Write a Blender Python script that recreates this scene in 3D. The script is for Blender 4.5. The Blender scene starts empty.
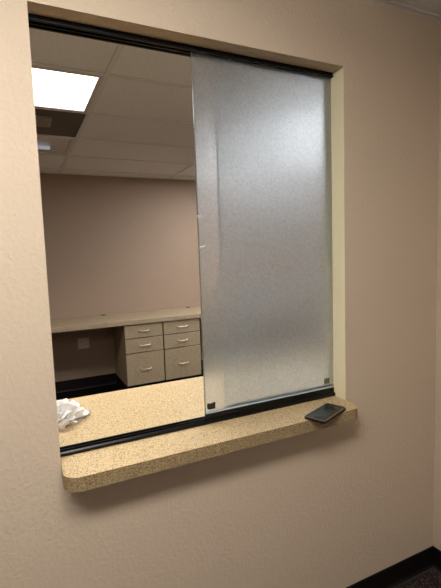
import bpy, bmesh, math, random
from mathutils import Vector, Matrix, noise
random.seed(7)
SC = bpy.context.scene
COL = SC.collection

# ------------------------------------------------------------------ helpers
def srgb(r, g, b):
    f = lambda c: (c/255/12.92) if c/255 <= .04045 else ((c/255+.055)/1.055)**2.4
    return (f(r), f(g), f(b), 1)

class Mat:
    """small node-graph wrapper around one Principled material"""
    def __init__(s, name, base=(.5, .5, .5, 1), rough=.6, metal=0, spec=.5):
        s.m = bpy.data.materials.new(name); s.m.use_nodes = True
        s.t = s.m.node_tree; s.N = s.t.nodes; s.L = s.t.links
        s.p = s.N['Principled BSDF']
        s.p.inputs['Base Color'].default_value = base
        s.p.inputs['Roughness'].default_value = rough
        s.p.inputs['Metallic'].default_value = metal
        s.p.inputs['Specular IOR Level'].default_value = spec
        s.co = None
    def n(s, typ, **kw):
        x = s.N.new(typ)
        for k, v in kw.items():
            if k in x.inputs: x.inputs[k].default_value = v
            else: setattr(x, k, v)
        return x
    def coord(s):
        if not s.co: s.co = s.n('ShaderNodeTexCoord').outputs['Object']
        return s.co
    def link(s, a, b): s.L.new(a, b)
    def noise(s, scale, detail=2, rough=.5, dist=0):
        x = s.n('ShaderNodeTexNoise', Scale=scale, Detail=detail, Roughness=rough, Distortion=dist)
        s.link(s.coord(), x.inputs['Vector']); return x.outputs['Fac']
    def voro(s, scale, feature='F1'):
        x = s.n('ShaderNodeTexVoronoi', Scale=scale); x.feature = feature
        s.link(s.coord(), x.inputs['Vector']); return x
    def ramp(s, fac, stops, interp='LINEAR'):
        r = s.n('ShaderNodeValToRGB'); cr = r.color_ramp; cr.interpolation = interp
        while len(cr.elements) < len(stops): cr.elements.new(.5)
        for e, (p, c) in zip(cr.elements, stops): e.position = p; e.color = c
        s.link(fac, r.inputs['Fac']); return r.outputs['Color']
    def mix(s, fac, a, b, mode='MIX'):
        x = s.n('ShaderNodeMix'); x.data_type = 'RGBA'; x.blend_type = mode
        for v, i in ((fac, 0), (a, 6), (b, 7)):
            if hasattr(v, 'node'): s.link(v, x.inputs[i])
            else: x.inputs[i].default_value = v
        return x.outputs[2]
    def bump(s, h, strength, dist=.01, to=None):
        b = s.n('ShaderNodeBump', Strength=strength, Distance=dist)
        s.link(h, b.inputs['Height'])
        s.link(b.outputs['Normal'], (to or s.p).inputs['Normal']); return b.outputs['Normal']
    def base(s, c): s.link(c, s.p.inputs['Base Color'])

def obj(name, bm, mat=None, parent=None, smooth=False, loc=None, label=None):
    me = bpy.data.meshes.new(name)
    bmesh.ops.recalc_face_normals(bm, faces=bm.faces[:])
    bm.to_mesh(me); bm.free()
    if smooth:
        for p in me.polygons: p.use_smooth = True
    o = bpy.data.objects.new(name, me); COL.objects.link(o)
    if mat: me.materials.append(mat.m if isinstance(mat, Mat) else mat)
    if parent: o.parent = parent
    if loc: o.location = loc
    if label: o['label'] = label
    return o

def tag(o, label, cat, group=None):
    o['label'] = label; o['category'] = cat
    if group: o['group'] = group
    return o
def struct(o): o['kind'] = 'structure'; return o
def empty(name, loc=(0, 0, 0), rotz=0):
    o = bpy.data.objects.new(name, None); o.location = loc; o.rotation_euler = (0, 0, rotz)
    o.empty_display_size = .05; COL.objects.link(o); return o

def box(bm, a, b, bev=0, seg=2):
    lo = [min(a[i], b[i]) for i in range(3)]; hi = [max(a[i], b[i]) for i in range(3)]
    vs = [bm.verts.new((x, y, z)) for x in (lo[0], hi[0]) for y in (lo[1], hi[1]) for z in (lo[2], hi[2])]
    F = [(0, 1, 3, 2), (4, 6, 7, 5), (0, 4, 5, 1), (2, 3, 7, 6), (0, 2, 6, 4), (1, 5, 7, 3)]
    fs = [bm.faces.new([vs[i] for i in f]) for f in F]
    if bev:
        es = list({e for f in fs for e in f.edges})
        bmesh.ops.bevel(bm, geom=es, offset=bev, segments=seg, profile=.5, affect='EDGES')
    return bm
def nb(): return bmesh.new()
def bx(a, b, bev=0, seg=2): return box(nb(), a, b, bev, seg)

def prism(bm, pts, z0, z1, bev=0, seg=2):
    lo = [bm.verts.new((x, y, z0)) for x, y in pts]; hi = [bm.verts.new((x, y, z1)) for x, y in pts]
    n = len(pts); bm.faces.new(lo[::-1]); top = bm.faces.new(hi)
    for i in range(n): bm.faces.new((lo[i], lo[(i+1) % n], hi[(i+1) % n], hi[i]))
    if bev:
        bmesh.ops.bevel(bm, geom=list(top.edges), offset=bev, segments=seg, profile=.5, affect='EDGES')
    return bm
def arc(cx, cy, r, a0, a1, n=8):
    return [(cx+r*math.cos(math.radians(a0+(a1-a0)*i/n)), cy+r*math.sin(math.radians(a0+(a1-a0)*i/n))) for i in range(n+1)]
def rrect(x0, y0, x1, y1, r, n=6):
    return arc(x0+r, y0+r, r, 180, 270, n)+arc(x1-r, y0+r, r, 270, 360, n)+arc(x1-r, y1-r, r, 0, 90, n)+arc(x0+r, y1-r, r, 90, 180, n)
def tube(bm, pts, r, seg=10):
    pts = [Vector(p) for p in pts]; rings = []
    for i, p in enumerate(pts):
        d = (pts[min(i+1, len(pts)-1)]-pts[max(i-1, 0)]).normalized()
        u = d.cross(Vector((0, 0, 1)))
        if u.length < 1e-4: u = d.cross(Vector((1, 0, 0)))
        u.normalize(); w = d.cross(u)
        rings.append([bm.verts.new(p+r*(math.cos(t)*u+math.sin(t)*w)) for t in (2*math.pi*k/seg for k in range(seg))])
    for a, b in zip(rings, rings[1:]):
        for k in range(seg): bm.faces.new((a[k], a[(k+1) % seg], b[(k+1) % seg], b[k]))
    bm.faces.new(rings[0]); bm.faces.new(rings[-1][::-1]); return bm
def wall_with_hole(axis_y0, axis_y1, x0, x1, z0, z1, hx0, hx1, hz0, hz1):
    """a slab in the xz plane with one rectangular opening, welded, reveals included"""
    bm = nb(); xs = [x0, hx0, hx1, x1]; zs = [z0, hz0, hz1, z1]; V = {}
    for k, y in enumerate((axis_y0, axis_y1)):
        for i, x in enumerate(xs):
            for j, z in enumerate(zs): V[i, j, k] = bm.verts.new((x, y, z))
    q = lambda *a: bm.faces.new([V[t] for t in a])
    for i in range(3):
        for j in range(3):
            if (i, j) == (1, 1): continue
            q((i, j, 0), (i+1, j, 0), (i+1, j+1, 0), (i, j+1, 0)); q((i, j, 1), (i, j+1, 1), (i+1, j+1, 1), (i+1, j, 1))
    q((1, 1, 0), (1, 2, 0), (1, 2, 1), (1, 1, 1)); q((2, 1, 0), (2, 1, 1), (2, 2, 1), (2, 2, 0))
    q((1, 1, 0), (1, 1, 1), (2, 1, 1), (2, 1, 0)); q((1, 2, 0), (2, 2, 0), (2, 2, 1), (1, 2, 1))
    for i in range(3):
        q((i, 0, 0), (i, 0, 1), (i+1, 0, 1), (i+1, 0, 0)); q((i, 3, 0), (i+1, 3, 0), (i+1, 3, 1), (i, 3, 1))
        q((0, i, 0), (0, i+1, 0), (0, i+1, 1), (0, i, 1)); q((3, i, 0), (3, i, 1), (3, i+1, 1), (3, i+1, 0))
    return bm

# ------------------------------------------------------------------ sizes (metres)
W, ZT, ZC, CT = 1.0069, 2.0467, .847, .040          # opening width, head height, counter top, counter thickness
XR, XL, YF = 1.5024, -2.8, -3.6                      # front room right wall, left wall, wall behind the viewer
CH = 2.292                                           # ceiling height
WT = .115                                            # partition thickness
OL, OR_, OB = -1.2, 3.3, 3.51                        # office left, right, far wall
T = .1

# ------------------------------------------------------------------ materials
def wall_mat(name, c1, c2, bs=.35):
    m = Mat(name, rough=.62, spec=.25)
    m.base(m.mix(m.noise(2.2, 3), c1, c2))
    n1 = m.noise(190, 3, .55); n2 = m.noise(75, 3, .5)
    h = m.mix(.6, n1, m.ramp(n2, [(.42, (0, 0, 0, 1)), (.7, (1, 1, 1, 1))]))
    m.bump(h, bs, .006); return m
M_wall = wall_mat('wall_paint', srgb(214, 195, 171), srgb(210, 190, 167), .3)
M_jamb_lit = wall_mat('jamb_paint_lit', srgb(252, 240, 202), srgb(249, 237, 198), .2)  # yellower cream, lightened so the colour carries the light on the jambs
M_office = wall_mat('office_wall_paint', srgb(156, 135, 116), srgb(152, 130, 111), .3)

M_tile = Mat('ceiling_tile', rough=.9, spec=.1)
v = M_tile.noise(260, 3, .7); w_ = M_tile.noise(70, 3, .6)
M_tile.base(M_tile.mix(1, M_tile.ramp(v, [(.32, srgb(205, 203, 203)), (.46, srgb(240, 240, 242))]), M_tile.ramp(w_, [(.3, (.93, .93, .93, 1)), (.6, (1, 1, 1, 1))]), 'MULTIPLY'))
M_tile.bump(v, .5, .003)
M_grid = Mat('ceiling_grid_metal', srgb(222, 220, 218), .45, 0, .4)

M_carpet = Mat('carpet', rough=1, spec=0)
cv = M_carpet.noise(260, 3, .7); cw = M_carpet.voro(190)
M_carpet.base(M_carpet.mix(M_carpet.ramp(cw.outputs['Color'], [(.55, (0, 0, 0, 1)), (.95, (1, 1, 1, 1))]), M_carpet.ramp(cv, [(.35, srgb(24, 18, 18)), (.62, srgb(72, 58, 56))]), srgb(118, 104, 100)))
M_carpet.bump(cv, 1, .008)
M_dark_carpet = Mat('office_carpet', rough=1, spec=0)
cv = M_dark_carpet.noise(240, 3, .7)
M_dark_carpet.base(M_dark_carpet.ramp(cv, [(.35, srgb(12, 9, 8)), (.7, srgb(34, 27, 24))]))
M_dark_carpet.bump(cv, 1, .008)
M_base = Mat('black_vinyl', srgb(16, 12, 11), .5, 0, .3)
M_strip = Mat('carpet_edge', srgb(44, 41, 39), .7)

# speckled laminate
def speckle(name, base_a, base_b, brown, dark, light, s=1):
    m = Mat(name, rough=.42, spec=.35)
    c = m.mix(m.noise(28*s, 3, .6), base_a, base_b)
    v1 = m.voro(330*s); v2 = m.voro(230*s); v3 = m.voro(420*s)
    c = m.mix(m.ramp(v1.outputs['Color'], [(.60, (0, 0, 0, 1)), (.72, (1, 1, 1, 1))]), c, brown)
    c = m.mix(m.ramp(v3.outputs['Color'], [(.70, (0, 0, 0, 1)), (.80, (1, 1, 1, 1))]), c, light)
    sx = m.n('ShaderNodeSeparateColor'); m.link(v2.outputs['Color'], sx.inputs[0])
    c = m.mix(m.ramp(sx.outputs[1], [(.86, (0, 0, 0, 1)), (.92, (1, 1, 1, 1))]), c, dark)
    m.base(c); return m
M_counter = speckle('speckled_laminate', srgb(210, 185, 141), srgb(200, 174, 130), srgb(172, 142, 98), srgb(124, 100, 70), srgb(224, 206, 170), 1.6)
M_band_shaded = speckle('speckled_laminate_shaded', srgb(164, 141, 104), srgb(150, 128, 92), srgb(124, 100, 68), srgb(82, 64, 44), srgb(200, 180, 142), 1.7)  # counter laminate darkened: the front face's shade is put into its colour
M_desk = speckle('taupe_laminate', srgb(164, 146, 118), srgb(154, 136, 109), srgb(142, 123, 96), srgb(118, 100, 77), srgb(178, 160, 133), 1.2)
M_desk.p.inputs['Roughness'].default_value = .5
M_gap = Mat('black_base_and_gap_shade', srgb(10, 9, 8), .7, 0, .2)  # black toe kick, also the sheet that paints shade into drawer gaps
M_black = Mat('black_anodised_track', srgb(6, 6, 8), .3, .0, .3)
M_nickel = Mat('brushed_nickel', srgb(190, 178, 160), .35, .85)
M_plate = Mat('ivory_plastic', srgb(206, 194, 172), .45)
M_slot = Mat('dark_slot', srgb(30, 26, 24), .7)
M_frame = Mat('light_frame', srgb(206, 202, 196), .4)
M_vent = Mat('vent_grey', srgb(92, 84, 74), .7)
M_vent2 = Mat('vent_face', srgb(150, 140, 126), .6)
M_lens = Mat('unlit_lens', srgb(225, 220, 218), .22, 0, .8)

def emitter(name, col, strength):
    m = Mat(name); m.N.remove(m.p)
    e = m.n('ShaderNodeEmission', Color=col, Strength=strength)
    m.link(e.outputs[0], m.N['Material Output'].inputs[0]); return m
M_glow_near = emitter('lit_diffuser_near', (.95, .97, 1, 1), 25)
M_glow_deep = emitter('lit_diffuser_deep', (.95, .97, 1, 1), 21)
M_glow_office = emitter('lit_diffuser_cool', (1, .97, .92, 1), 4.5)
M_glow_front = emitter('lit_diffuser_warm', (1, .97, .92, 1), 28)
M_glow_fill = emitter('fill_diffuser_back', (.80, .90, 1, 1), 5)  # unseen second front room strip, added as cool fill light

M_tube = emitter('dim_tube', (.92, .93, 1, 1), .32)
# obscure glass: blurred refraction + scattered light + a dusty film
def glass_mat(name, haze, rough, grit, mod, diff):
    m = Mat(name); m.N.remove(m.p)
    grain = m.noise(150, 3, .7)
    b = m.n('ShaderNodeBump', Strength=.55, Distance=.002); m.link(grain, b.inputs['Height'])
    rf = m.n('ShaderNodeBsdfGlass', Roughness=rough, IOR=1.3, distribution='MULTI_GGX'); m.link(m.ramp(grain, [(.36, (.97-grit*2, .985-grit*2, 1-grit*2, 1)), (.64, (.99, 1, 1, 1))]), rf.inputs['Color']); m.link(b.outputs[0], rf.inputs['Normal'])
    mx = rf
    tr = m.n('ShaderNodeBsdfTranslucent', Color=(.82, .92, 1, 1)); m.link(b.outputs[0], tr.inputs['Normal'])
    df = m.n('ShaderNodeBsdfDiffuse', Color=(.78, .82, .84, 1)); m.link(b.outputs[0], df.inputs['Normal'])
    md = m.n('ShaderNodeMixShader', Fac=diff); m.link(tr.outputs[0], md.inputs[1]); m.link(df.outputs[0], md.inputs[2])
    # dust film: blotchy, with finger smears
    sm = m.noise(6.5, 6, .62, .5)
    fac = m.n('ShaderNodeMapRange'); m.link(sm, fac.inputs[0])
    for i, vv in ((1, mod[0]), (2, mod[1]), (3, haze*mod[2]), (4, haze*mod[3])): fac.inputs[i].default_value = vv
    gm = m.n('ShaderNodeMath', operation='MULTIPLY_ADD'); m.link(grain, gm.inputs[0]); gm.inputs[1].default_value = .5; m.link(fac.outputs[0], gm.inputs[2])
    gs = m.n('ShaderNodeMath', operation='SUBTRACT'); m.link(gm.outputs[0], gs.inputs[0]); gs.inputs[1].default_value = .25
    mo = m.n('ShaderNodeMixShader'); m.link(gs.outputs[0], mo.inputs[0]); m.link(mx.outputs[0], mo.inputs[1]); m.link(md.outputs[0], mo.inputs[2])
    m.link(mo.outputs[0], m.N['Material Output'].inputs[0]); return m
M_glass = glass_mat('obscure_glass', .07, .44, .07, (.30, .74, .5, 1.8), .25)
M_glass_rear = glass_mat('obscure_glass_rear', .08, .34, .02, (.34, .72, .3, 2.4), .35)
M_edge = Mat('polished_glass_edge', srgb(140, 146, 136), .2, 0, .5)
M_edge2 = Mat('polished_bottom_edge', srgb(186, 206, 216), .25, 0, .5)
M_edge.p.inputs['Transmission Weight'].default_value = .3
M_tab = Mat('dark_felt_tab', srgb(34, 34, 28), .6)
M_tab2 = Mat('green_grey_tab', srgb(86, 92, 74), .5)
M_chip = Mat('chipped_glass', srgb(240, 240, 232), .3)

# ------------------------------------------------------------------ room shell
struct(obj('wall_back', wall_with_hole(0, WT, XL-T, XR, 0, CH+.1, 0, W, ZC-CT-.001, ZT), M_wall))
wb_ = bpy.data.objects['wall_back'].data; wb_.materials.append(M_jamb_lit.m)
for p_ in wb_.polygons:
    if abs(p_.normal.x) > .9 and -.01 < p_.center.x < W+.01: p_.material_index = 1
struct(obj('wall_right', bx((XR, YF-T, 0), (XR+T, 0, CH+.1)), M_wall))
struct(obj('wall_left', bx((XL-T, YF-T, 0), (XL, 0, CH+.1)), M_wall))
struct(obj('wall_front', bx((XL, YF-T, 0), (XR, YF, CH+.1)), M_wall))
struct(obj('floor', bx((XL-T, YF-T, -.05), (XR+T, WT, 0)), M_carpet))
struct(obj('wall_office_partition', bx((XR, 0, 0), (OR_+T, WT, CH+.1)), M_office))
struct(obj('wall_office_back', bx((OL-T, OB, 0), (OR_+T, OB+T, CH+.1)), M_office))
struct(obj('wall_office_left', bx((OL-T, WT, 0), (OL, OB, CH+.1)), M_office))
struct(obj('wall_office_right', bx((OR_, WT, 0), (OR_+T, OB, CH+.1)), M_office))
struct(obj('floor', bx((OL-T, WT, -.05), (OR_+T, OB+T, 0)), M_dark_carpet))

def ceiling(x0, x1, y0, y1, xl, yl, holes):
    """lay-in ceiling: slab above, tiles in the cells, a T-bar grid as child"""
    zt = CH+.007
    bm = nb(); X = [x0]+[a for a in xl if x0 < a < x1]+[x1]; Y = [y0]+[a for a in yl if y0 < a < y1]+[y1]
    for a, b in zip(X, X[1:]):
        for c, d in zip(Y, Y[1:]):
            mx_, my_ = (a+b)/2, (c+d)/2
            if any(h[0] < mx_ < h[1] and h[2] < my_ < h[3] for h in holes): continue
            box(bm, (a, c, zt), (b, d, zt+.018))
    c = struct(obj('ceiling', bm, M_tile))
    g = nb()
    for x in X[1:-1]: box(g, (x-.012, y0, CH-.001), (x+.012, y1, zt-.0005))
    for y in Y[1:-1]:
        for a, b in zip(X, X[1:]): box(g, (a+.012, y-.012, CH-.0005), (b-.012, y+.012, zt-.0005))
    obj('ceiling_grid', g, M_grid, c)
    an = nb(); z0 = CH-.002
    box(an, (x0, y1-.003, z0), (x1, y1, zt-.001)); box(an, (x0, y0, z0), (x1, y0+.003, zt-.001))
    box(an, (x0, y0+.003, z0), (x0+.003, y1-.003, zt-.001)); box(an, (x1-.003, y0+.003, z0), (x1, y1-.003, zt-.001))
    box(an, (x0+.003, y1-.022, CH), (x1-.003, y1-.003, zt-.001)); box(an, (x0+.003, y0+.003, CH), (x1-.003, y0+.022, zt-.001))
    obj('wall_angle', an, M_grid, c)
    struct(obj('ceiling_deck', bx((x0, y0, CH+.1), (x1, y1, CH+.15)), M_tile))
    return c
OX = [-.785, .39, 1.565, 2.74]; OY = [.375+.585*k for k in range(6)]
LIT = (-.785, .39, .96, 1.545); VNT = (-.785, .39, 1.545, 2.13); UNL = (-.785, .39, 2.13, 2.715); LIT2 = (1.565, 2.74, 2.13, 2.715); LIT3 = (1.565, 2.74, .96, 1.545)
ceiling(OL, OR_, WT, OB, OX, OY, [LIT, VNT, UNL, LIT2, LIT3])
FX = [-2.36, -1.185, -.01, 1.165]; FY = [-3.74, -3.155, -2.57, -1.985, -1.4, -.815, -.23]
FL = (-.83, .345, -1.32, -.735); FL2 = (-.01, 1.165, -3.155, -2.57)
ceiling(XL, XR, YF, 0, FX, FY, [])

def baseboard(name, a, b, axis, face, h=.090):
    """vinyl cove base with a small toe; face = +1/-1 direction it faces along the other axis"""
    prof = [(0, 0), (.012, 0), (.012, .002), (.006, .010), (.0045, .020), (.0045, h-.003), (.003, h), (0, h)]
    bm = nb(); ends = []
    for t in (a, b):
        ring = []
        for d, z in prof:
            ring.append(bm.verts.new((t, axis[1]+face*d, z) if axis[0] == 'y' else (axis[1]+face*d, t, z)))
        ends.append(ring)
    n = len(prof)
    for i in range(n): bm.faces.new((ends[0][i], ends[0][(i+1) % n], ends[1][(i+1) % n], ends[1][i]))
    bm.faces.new(ends[0]); bm.faces.new(ends[1][::-1])
    return struct(obj(name, bm, M_base))
baseboard('baseboard_back', XL, XR, ('y', 0), -1)
baseboard('baseboard_right', YF, 0, ('x', XR), -1)
baseboard('baseboard_office_back', OL, OR_, ('y', OB), -1, .12)
struct(obj('trim_1', bx((XL, -.021, 0), (XR-.0125, -.0125, .003)), M_strip))
struct(obj('trim_2', bx((XR-.021, YF, 0), (XR-.0125, -.0215, .003)), M_strip))

# ------------------------------------------------------------------ sliding window: tracks
win = struct(empty('window_1', (0, 0, ZC)))
def rel(p, o): return tuple(p[i]-o[i] for i in range(3))
def track(name, x0, x1, prof, mat, parent, o):
    bm = nb(); e = []
    for x in (x0, x1): e.append([bm.verts.new(rel((x, y, z), o)) for y, z in prof])
    n = len(prof)
    for i in range(n): bm.faces.new((e[0][i], e[0][(i+1) % n], e[1][(i+1) % n], e[1][i]))
    bm.faces.new(e[0]); bm.faces.new(e[1][::-1]); return obj(name, bm, mat, parent)
o_ = (0, 0, ZC)
y0, y1 = .056, .098; zb = ZC+.0002; hh = ZC+.013
lower = [(y0, zb), (y1, zb), (y1, hh), (y1-.004, hh)]
for c in (.086, .068):
    lower += [(c+.0065, hh), (c+.0065, zb+.005), (c-.0065, zb+.005), (c-.0065, hh)]
lower += [(y0+.003, hh), (y0, hh-.004)]
track('lower_track', .0005, W-.0005, lower, M_black, win, o_)
z1, zl = ZT-.0002, ZT-.0155
upper = [(y0, z1), (y0, zl+.005), (y0-.003, zl+.003), (y0-.003, zl), (.063, zl), (.063, z1-.003), (.073, z1-.003), (.073, zl), (.081, zl), (.081, z1-.003), (.091, z1-.003), (.091, zl), (y1, zl), (y1, z1)]
track('upper_track', .0005, W-.0005, upper, M_black, win, o_)

# ------------------------------------------------------------------ glass panes
def pane(name, x0, x1, y, mat, label, front):
    em = M_edge if front else M_edge2
    o = (x0, y, ZC+.0055); e = empty(name, o)
    tag(e, label, 'glass pane')
    zb_, zt_ = ZC+.0325, ZT-.006; th = .003
    obj('glass', bx(rel((x0+.0018, y-th, zb_+.006), o), rel((x1-.0008, y+th, zt_), o)), mat, e)
    obj('polished_edge', bx(rel((x0, y-th, zb_), o), rel((x0+.0018, y+th, zt_), o)), em, e, label='pale polished upright glass edge' if front else None)
    obj('polished_edge', bx(rel((x0+.0018, y-th-.0002, zb_), o), rel((x1-.0008, y+th+.0002, zb_+.006), o)), M_edge2, e, label='pale blue polished bottom edge of the glass')
    obj('bottom_rail', bx(rel((x0, y-.0058, ZC+.0058), o), rel((x1-.0008, y+.0058, zb_), o), .001), M_black, e, label='black channel under the glass')
    return e, o
fp, fo = pane('sliding_glass_pane', .461, W-.001, .068, M_glass, 'near frosted textured glass pane whose pale left edge stands free in the open window', True)
pane('sliding_glass_pane', .547, W-.001, .086, M_glass_rear, 'far frosted glass pane slid behind the nearer pane in the window', False)
yf = .068-.003
# corner finger tabs
bm = nb(); pts = [(0, .004), (.004, .0), (.028, 0), (.029, .022), (.014, .019), (.001, .021), (-.001, .012)]
lo = [bm.verts.new(rel((.468+x, yf-.0002, .894+z), fo)) for x, z in pts]; hi = [bm.verts.new(rel((.468+x, yf-.004, .894+z), fo)) for x, z in pts]
bm.faces.new(lo); bm.faces.new(hi)
for i in range(len(pts)): bm.faces.new((lo[i], lo[(i+1) % 7], hi[(i+1) % 7], hi[i]))
obj('corner_tab', bm, M_tab, fp, label='ragged black tab at the lower left corner')
obj('corner_tab', bx(rel((.959, yf-.002, .899), fo), rel((.984, yf-.0002, .921), fo), .0006), M_tab2, fp, label='square grey green tab at the lower right corner')
# chips on the free edge
bm = nb()
for (x, z, sx, sz) in ((.462, 1.532, .004, .003), (.467, 1.535, .003, .003), (.471, 1.529, .003, .004), (.463, 1.525, .003, .002)):
    r = bmesh.ops.create_icosphere(bm, subdivisions=2, radius=1)
    for vv in r['verts']: vv.co = Vector(rel((x+vv.co.x*sx, yf-.0006+vv.co.y*.0008, z+vv.co.z*sz), fo))
obj('chip', bm, M_chip, fp, True, label='white chipped nick on the free glass edge')
bm = nb()
tube(bm, [rel((.463+.018*t/6, yf-.0006, 1.428+.012*t/6+.003*math.sin(t)), fo) for t in range(7)], .0016, 8)
obj('scratch', bm, M_chip, fp, True, label='short white scratch near the free glass edge')

# ------------------------------------------------------------------ counter
r = .042
pts = arc(r+.001, -.086+r, r, 180, 270, 10)+arc(1.006-r, -.086+r, r, 270, 360, 10)
pts += [(1.006, -.0005), (W-.0005, -.0005), (W-.0005, WT+.0005), (1.45, WT+.0005), (1.45, .577), (-.75, .577), (-.75, WT+.0005), (.001, WT+.0005)]
ctr = empty('reception_counter', (.5, .25, 0)); tag(ctr, 'long cream speckled laminate counter running through the window opening with rounded front corners', 'counter')
# three convex outlines sharing their corner points: front ledge, neck through the opening, worktop behind
FR_ = [(.0015, -.0015)]+arc(r+.001, -.086+r, r, 180, 270, 10)+arc(1.006-r, -.086+r, r, 270, 360, 10)+[(1.006, -.0015), (W-.003, -.0015)]
BK_ = [(.0015, WT+.0015), (W-.003, WT+.0015), (1.45, WT+.0015), (1.45, .577), (-.75, .577), (-.75, WT+.0015)]
ct_ = nb(); V_ = {}
def cv(p, z):
    k = (round(p[0], 5), round(p[1], 5), z)
    if k not in V_: V_[k] = ct_.verts.new((p[0]-.5, p[1]-.25, z))
    return V_[k]
OUT_ = FR_[1:]+BK_[1:]+[BK_[0], FR_[0]]
for z_ in (ZC, ZC-CT):
    for pl in (FR_, [FR_[0], FR_[-1], BK_[1], BK_[0]], BK_): ct_.faces.new([cv(p, z_) for p in pl])
for a_, b_ in zip(OUT_, OUT_[1:]+OUT_[:1]): ct_.faces.new([cv(a_, ZC-CT), cv(b_, ZC-CT), cv(b_, ZC), cv(a_, ZC)])
obj('countertop', ct_, M_counter, ctr)
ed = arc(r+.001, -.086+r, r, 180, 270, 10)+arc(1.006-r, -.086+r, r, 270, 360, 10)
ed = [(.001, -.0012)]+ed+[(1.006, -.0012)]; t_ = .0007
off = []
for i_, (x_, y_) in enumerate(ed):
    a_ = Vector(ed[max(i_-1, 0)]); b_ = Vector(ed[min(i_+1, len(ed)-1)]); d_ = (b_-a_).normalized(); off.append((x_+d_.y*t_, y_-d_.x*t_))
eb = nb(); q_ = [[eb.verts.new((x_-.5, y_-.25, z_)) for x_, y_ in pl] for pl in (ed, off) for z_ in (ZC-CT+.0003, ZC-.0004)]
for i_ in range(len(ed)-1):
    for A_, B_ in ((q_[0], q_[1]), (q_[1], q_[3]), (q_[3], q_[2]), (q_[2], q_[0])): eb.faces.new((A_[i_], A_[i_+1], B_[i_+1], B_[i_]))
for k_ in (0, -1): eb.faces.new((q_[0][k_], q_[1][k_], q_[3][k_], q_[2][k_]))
obj('edge_band_shaded', eb, M_band_shaded, ctr, label='speckled front edge band with shade put in its colour')
for x in (-.745, 1.425): obj('support_panel', bx((x-.5, WT+.01-.25, .0), (x+.02-.5, .56-.25, ZC-CT)), M_desk, ctr)

# ------------------------------------------------------------------ phone
ph = empty('smartphone', (.853, -.071, ZC), math.radians(22.6)); tag(ph, 'black smartphone with a tan edged case lying at the right end of the counter ledge', 'phone')
L_, w2 = .163/2, .080/2
M_case = Mat('phone_case', srgb(18, 17, 17), .5); M_rim = Mat('tan_rim', srgb(150, 128, 98), .35, .3)
M_screen = Mat('phone_screen', srgb(15, 18, 17), .16, 0, .2)
sn = M_screen.noise(40, 4, .6); M_screen.link(M_screen.ramp(sn, [(.35, (.1, .1, .1, 1)), (.7, (.32, .32, .32, 1))]), M_screen.p.inputs['Roughness'])
obj('case', prism(nb(), rrect(-L_, -w2, L_, w2, .011), .0004, .0085, .0015, 2), M_case, ph)
rb = nb(); outer = rrect(-L_+.0018, -w2+.0018, L_-.0018, w2-.0018, .010); inner = rrect(-L_+.0042, -w2+.0042, L_-.0042, w2-.0042, .008)
n = len(outer); lo = [rb.verts.new((x, y, .0086)) for x, y in outer]; li = [rb.verts.new((x, y, .0086)) for x, y in inner]
ho = [rb.verts.new((x, y, .0100)) for x, y in outer]; hi = [rb.verts.new((x, y, .0100)) for x, y in inner]
for i in range(n):
    j = (i+1) % n
    rb.faces.new((ho[i], ho[j], hi[j], hi[i])); rb.faces.new((lo[i], lo[j], ho[j], ho[i])); rb.faces.new((li[j], li[i], hi[i], hi[j])); rb.faces.new((lo[j], lo[i], li[i], li[j]))
obj('rim', rb, M_rim, ph)
sc = obj('screen', prism(nb(), rrect(-L_+.0043, -w2+.0043, L_-.0043, w2-.0043, .008), .0086, .0096), M_screen, ph)
obj('camera_dot', prism(nb(), arc(.066, 0, .003, 0, 345, 15), .0097, .0099), M_slot, sc)

# ------------------------------------------------------------------ crumpled cloth
M_cloth = Mat('white_cloth', srgb(248, 247, 245), .85, 0, .2)
M_cloth.p.inputs['Subsurface Weight'].default_value = .05
bm = nb(); bmesh.ops.create_icosphere(bm, subdivisions=6, radius=1)
for vv in bm.verts:
    d = vv.co.normalized()
    q = d*1.25+Vector((3.1, 1.7, 5.2))
    wq = q+.55*Vector((noise.noise(q*1.3), noise.noise(q*1.3+Vector((9, 2, 4))), noise.noise(q*1.3+Vector((2, 7, 1)))))
    rg = 1-abs(noise.noise(wq*1.5))*2.1; rg2 = 1-abs(noise.noise(wq*3.1+Vector((4, 4, 4))))*2
    k = .60+.40*max(rg, -.8)+.20*rg2
    lobe = 1+.22*math.sin(2*math.atan2(d.y, d.x)+.6)+.10*math.sin(5*math.atan2(d.y, d.x))
    z = d.z
    x = d.x*k*.088*lobe; y = d.y*k*.080*lobe; z = (max(z, -.25)+.25)*k*.056
    vv.co = (x, y, max(z, .0005))
cl = obj('cloth', bm, M_cloth, None, True, (.004, .326, ZC+.0002)); tag(cl, 'crumpled white cloth lying on the counter just inside the left edge of the window', 'cloth')

# ------------------------------------------------------------------ office desk
DY, DZ, DF = 2.90, .791, .745
dk = empty('desk_worktop', (0, DY, 0)); tag(dk, 'long taupe laminate desk worktop fixed along the far office wall', 'desk')
dp = [(DY-DY, DF), (DY-DY, DZ-.004), (.004, DZ), (OB-.001-DY, DZ), (OB-.001-DY, DZ-.028), (.022, DZ-.028), (.022, DF)]
bm = nb(); e = [[bm.verts.new((x, y, z)) for y, z in dp] for x in (OL+.002, OR_-.002)]
for i in range(len(dp)): bm.faces.new((e[0][i], e[0][(i+1) % 7], e[1][(i+1) % 7], e[1][i]))
bm.faces.new(e[0]); bm.faces.new(e[1][::-1])
obj('top', bm, M_desk, dk)
for gx in (.73, 1.72):
    g = nb(); prism(g, arc(gx, OB-.045-DY, .028, 0, 350, 35), DZ+.0002, DZ+.004, .0015, 1); obj('grommet', g, M_slot, dk, label='dark cable grommet')
for x in (OL+.004, OR_-.024): obj('end_panel', bx((x, .03, 0), (x+.02, OB-.002-DY, DZ-.028)), M_desk, dk)

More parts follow.
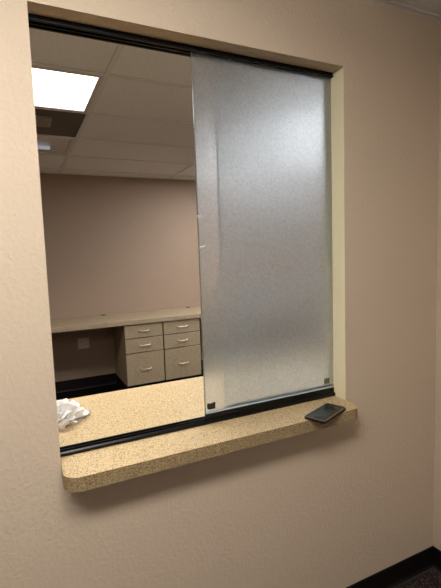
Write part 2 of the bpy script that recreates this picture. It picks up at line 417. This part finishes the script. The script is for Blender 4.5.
# ------------------------------------------------------------------ drawer cabinets
def drawer_front(parent, x0, x1, z0, z1, cx, hz):
    d = obj('drawer', bx((x0, -.018, z0), (x1, 0, z1), .0012, 1), M_desk, parent)
    h = nb(); a = .048; pts = [(cx-a, -.019, hz), (cx-a, -.030, hz)]
    pts += [(cx-a+.010*(1-math.cos(t)) , -.030-.012*math.sin(t), hz) for t in (math.pi/8, math.pi/4, math.pi*3/8, math.pi/2)]
    m_ = [(2*cx-x, y, z) for x, y, z in pts[::-1]]
    tube(h, pts+m_, .0048, 10)
    for s in (-1, 1): tube(h, [(cx+s*a, -.0185, hz), (cx+s*a, -.021, hz)], .008, 12)
    obj('handle', h, M_nickel, d, True)
def cabinet(x0, x1, label):
    y = 2.936; c = empty('drawer_cabinet', (x0, y, 0)); tag(c, label, 'cabinet', 'drawer cabinets under the desk'); w = x1-x0
    z0, z1 = .118, DZ-.029; dep = OB-.03-y
    cb = nb(); t = .018
    box(cb, (0, .001, z0), (t, dep, z1)); box(cb, (w-t, .001, z0), (w, dep, z1))
    box(cb, (t, .001, z0), (w-t, dep, z0+t)); box(cb, (t, dep-.006, z0+t), (w-t, dep, z1)); box(cb, (t, .001, z1-t), (w-t, dep-.006, z1))
    obj('carcass', cb, M_desk, c)
    obj('toe_kick', bx((.004, .012, 0), (w-.004, dep, z0-.0005)), M_gap, c, label='black recessed base')
    g = .008
    for a, b in ((.600, .743), (.450, .600), (.122, .450)):
        drawer_front(c, .001, w-.003, a+g/2, b-g/2, w/2+.002, (a+b)/2-(.0 if b-a < .2 else .005))
    obj('gap_shade_sheet', bx((0, .0002, z0), (w, .0008, z1)), M_gap, c, label='black sheet standing in for shade between the drawer fronts')  # sheet added to blacken the gaps as shade would
    return c
cabinet(.832, 1.2235, 'left taupe drawer cabinet under the desk, its side panel facing the open kneehole')
cabinet(1.2325, 1.638, 'right taupe drawer cabinet under the desk, next to the edge of the frosted glass')

# outlet below the desk
ol = empty('wall_outlet', (.512, OB, .50)); tag(ol, 'ivory double gang wall outlet under the desk', 'outlet')
obj('plate', bx((-.058, -.006, -.058), (.058, -.0003, .058), .002), M_plate, ol)
for s in (-1, 1):
    for q in (-1, 1):
        rc = obj('receptacle', prism(nb(), arc(0, 0, .0165, 0, 345, 23), 0, .003), M_plate, ol)
        rc.matrix_local = Matrix.Translation((s*.024, -.0062, q*.02)) @ Matrix.Rotation(math.pi/2, 4, 'X')
        sl = nb(); 
        for k in (-.006, .006): box(sl, (k-.0012, -.004, .0031), (k+.0012, .004, .0036))
        box(sl, (-.002, -.011, .0031), (.002, -.0075, .0036)); obj('slot', sl, M_slot, rc)

# ------------------------------------------------------------------ ceiling fixtures
def troffer(name, R_, label, glow, cat='ceiling light'):
    x0, x1, y0_, y1_ = R_; cx, cy = (x0+x1)/2, (y0_+y1_)/2; e = empty(name, (cx, cy, CH)); tag(e, label, cat)
    a, b = (x1-x0)/2-.013, (y1_-y0_)/2-.013; f = nb(); t = .022
    box(f, (-a, -b, -.002), (a, -b+t, .05)); box(f, (-a, b-t, -.002), (a, b, .05)); box(f, (-a, -b+t, -.002), (-a+t, b-t, .05)); box(f, (a-t, -b+t, -.002), (a, b-t, .05))
    box(f, (-a, -b, .0502), (a, b, .056)); obj('frame', f, M_frame, e)
    return e, a-t-.0005, b-t-.0005
e, a, b = troffer('ceiling_light', LIT, 'lit bright white ceiling light panel in the office ceiling', True)
obj('diffuser', bx((-a, -b, .002), (a, b, .008)), M_glow_office, e, label='glowing white diffuser')
e, a, b = troffer('ceiling_light', LIT2, 'lit deeper office ceiling light panel behind the frosted glass, farther from the viewer', True)
obj('diffuser', bx((-a, -b, .002), (a, b, .008)), M_glow_deep, e, label='glowing white diffuser')
e, a, b = troffer('ceiling_light', LIT3, 'lit nearer office ceiling light panel behind the frosted glass, a blurred glow', True)
obj('diffuser', bx((-a, -b, .002), (a, b, .008)), M_glow_near, e, label='glowing white diffuser')
for F_, glow_, lab_ in ((FL, M_glow_front, 'lit wraparound strip light on the front room ceiling nearest the sliding window'), (FL2, M_glow_fill, 'cool wraparound strip light added as unseen fill on the front room ceiling farthest from the window')):
    e = empty('ceiling_light', ((F_[0]+F_[1])/2, (F_[2]+F_[3])/2, CH)); tag(e, lab_, 'ceiling light')
    obj('frame', bx((-.60, -.10, -.052), (.60, .10, -.0005), .004), M_frame, e)
    pr = [(-.150, -.0525), (-.150, -.085), (-.135, -.105), (-.105, -.115), (.105, -.115), (.135, -.105), (.150, -.085), (.150, -.0525)]
    bm = nb(); en = [[bm.verts.new((x, y, z)) for y, z in pr] for x in (-.585, .585)]
    for i in range(8): bm.faces.new((en[0][i], en[0][(i+1) % 8], en[1][(i+1) % 8], en[1][i]))
    bm.faces.new(en[0]); bm.faces.new(en[1][::-1])
    obj('diffuser', bm, glow_, e, label='glowing warm white wraparound lens')
    for x in (-.594, .594): obj('end_cap', bx((x-.008, -.152, -.117), (x+.008, .152, -.0525), .003), M_frame, e)
e, a, b = troffer('ceiling_light', UNL, 'dim ceiling light with a faintly glowing tube deeper in the office ceiling', False)
bm = nb(); box(bm, (-a, -b, .004), (a, b, .010)); obj('lens', bm, M_lens, e)
bm = nb(); tube(bm, [(-.42+.84*k/12, 0, -.0115) for k in range(13)], .013, 14); obj('lamp_tube', bm, M_tube, e, True, label='faintly glowing tube')
for sx in (-1, 1): obj('lamp_holder', bx((sx*.442-.018, -.018, -.027), (sx*.442+.018, .018, .0035), .003), M_frame, e)
x0, x1, y0_, y1_ = VNT; e = empty('ceiling_vent', ((x0+x1)/2, (y0_+y1_)/2, CH)); tag(e, 'dark grey ceiling vent panel with a rectangular register beside the lit ceiling light', 'vent')
a, b = (x1-x0)/2-.0005, (y1_-y0_)/2-.0005
obj('panel', bx((-a, -b, .008), (a, b, .02)), M_vent, e)
rx0, rx1, ry0, ry1 = .02, .39, -.13, .06
rg = nb(); f = .022
for A, B in (((rx0, ry0), (rx1, ry0+f)), ((rx0, ry1-f), (rx1, ry1)), ((rx0, ry0+f), (rx0+f, ry1-f)), ((rx1-f, ry0+f), (rx1, ry1-f))):
    box(rg, (A[0], A[1], -.004), (B[0], B[1], .0075))
obj('register_frame', rg, M_vent2, e)
sl = nb()
for k in range(9):
    y = ry0+f+.012+k*.0155; box(sl, (rx0+f+.0005, y-.005, -.001), (rx1-f-.0005, y+.005, .003))
obj('louvres', sl, M_vent2, e)

for R_, pw in ((LIT, 21), (LIT2, 1)):
    la = bpy.data.lights.new('troffer_lamp', 'AREA'); la.shape = 'RECTANGLE'; la.size = R_[1]-R_[0]-.075; la.size_y = R_[3]-R_[2]-.075
    la.energy = pw; la.color = (1, .97, .92); la.spread = math.radians(130)
    lo_ = bpy.data.objects.new('troffer_lamp', la); COL.objects.link(lo_); lo_.location = ((R_[0]+R_[1])/2, (R_[2]+R_[3])/2, CH+.0012)

# ------------------------------------------------------------------ world, camera, look
w = bpy.data.worlds.new('World'); SC.world = w; w.use_nodes = True
w.node_tree.nodes['Background'].inputs[0].default_value = (.02, .02, .02, 1)
cam = bpy.data.cameras.new('camera'); co = bpy.data.objects.new('camera', cam); COL.objects.link(co)
co.location = (-.0661, -1.1866, 1.4089); co.rotation_euler = (1.4763, .0344, -.4488)
cam.sensor_fit = 'HORIZONTAL'; cam.sensor_width = 36; cam.lens = 419.836/441*36; cam.clip_start = .01
SC.camera = co
SC.view_settings.view_transform = 'Standard'
SC.view_settings.look = 'None'
SC.view_settings.exposure = 0
SC.cycles.max_bounces = 16; SC.cycles.transmission_bounces = 10; SC.cycles.diffuse_bounces = 3
SC.cycles.sample_clamp_indirect = 4
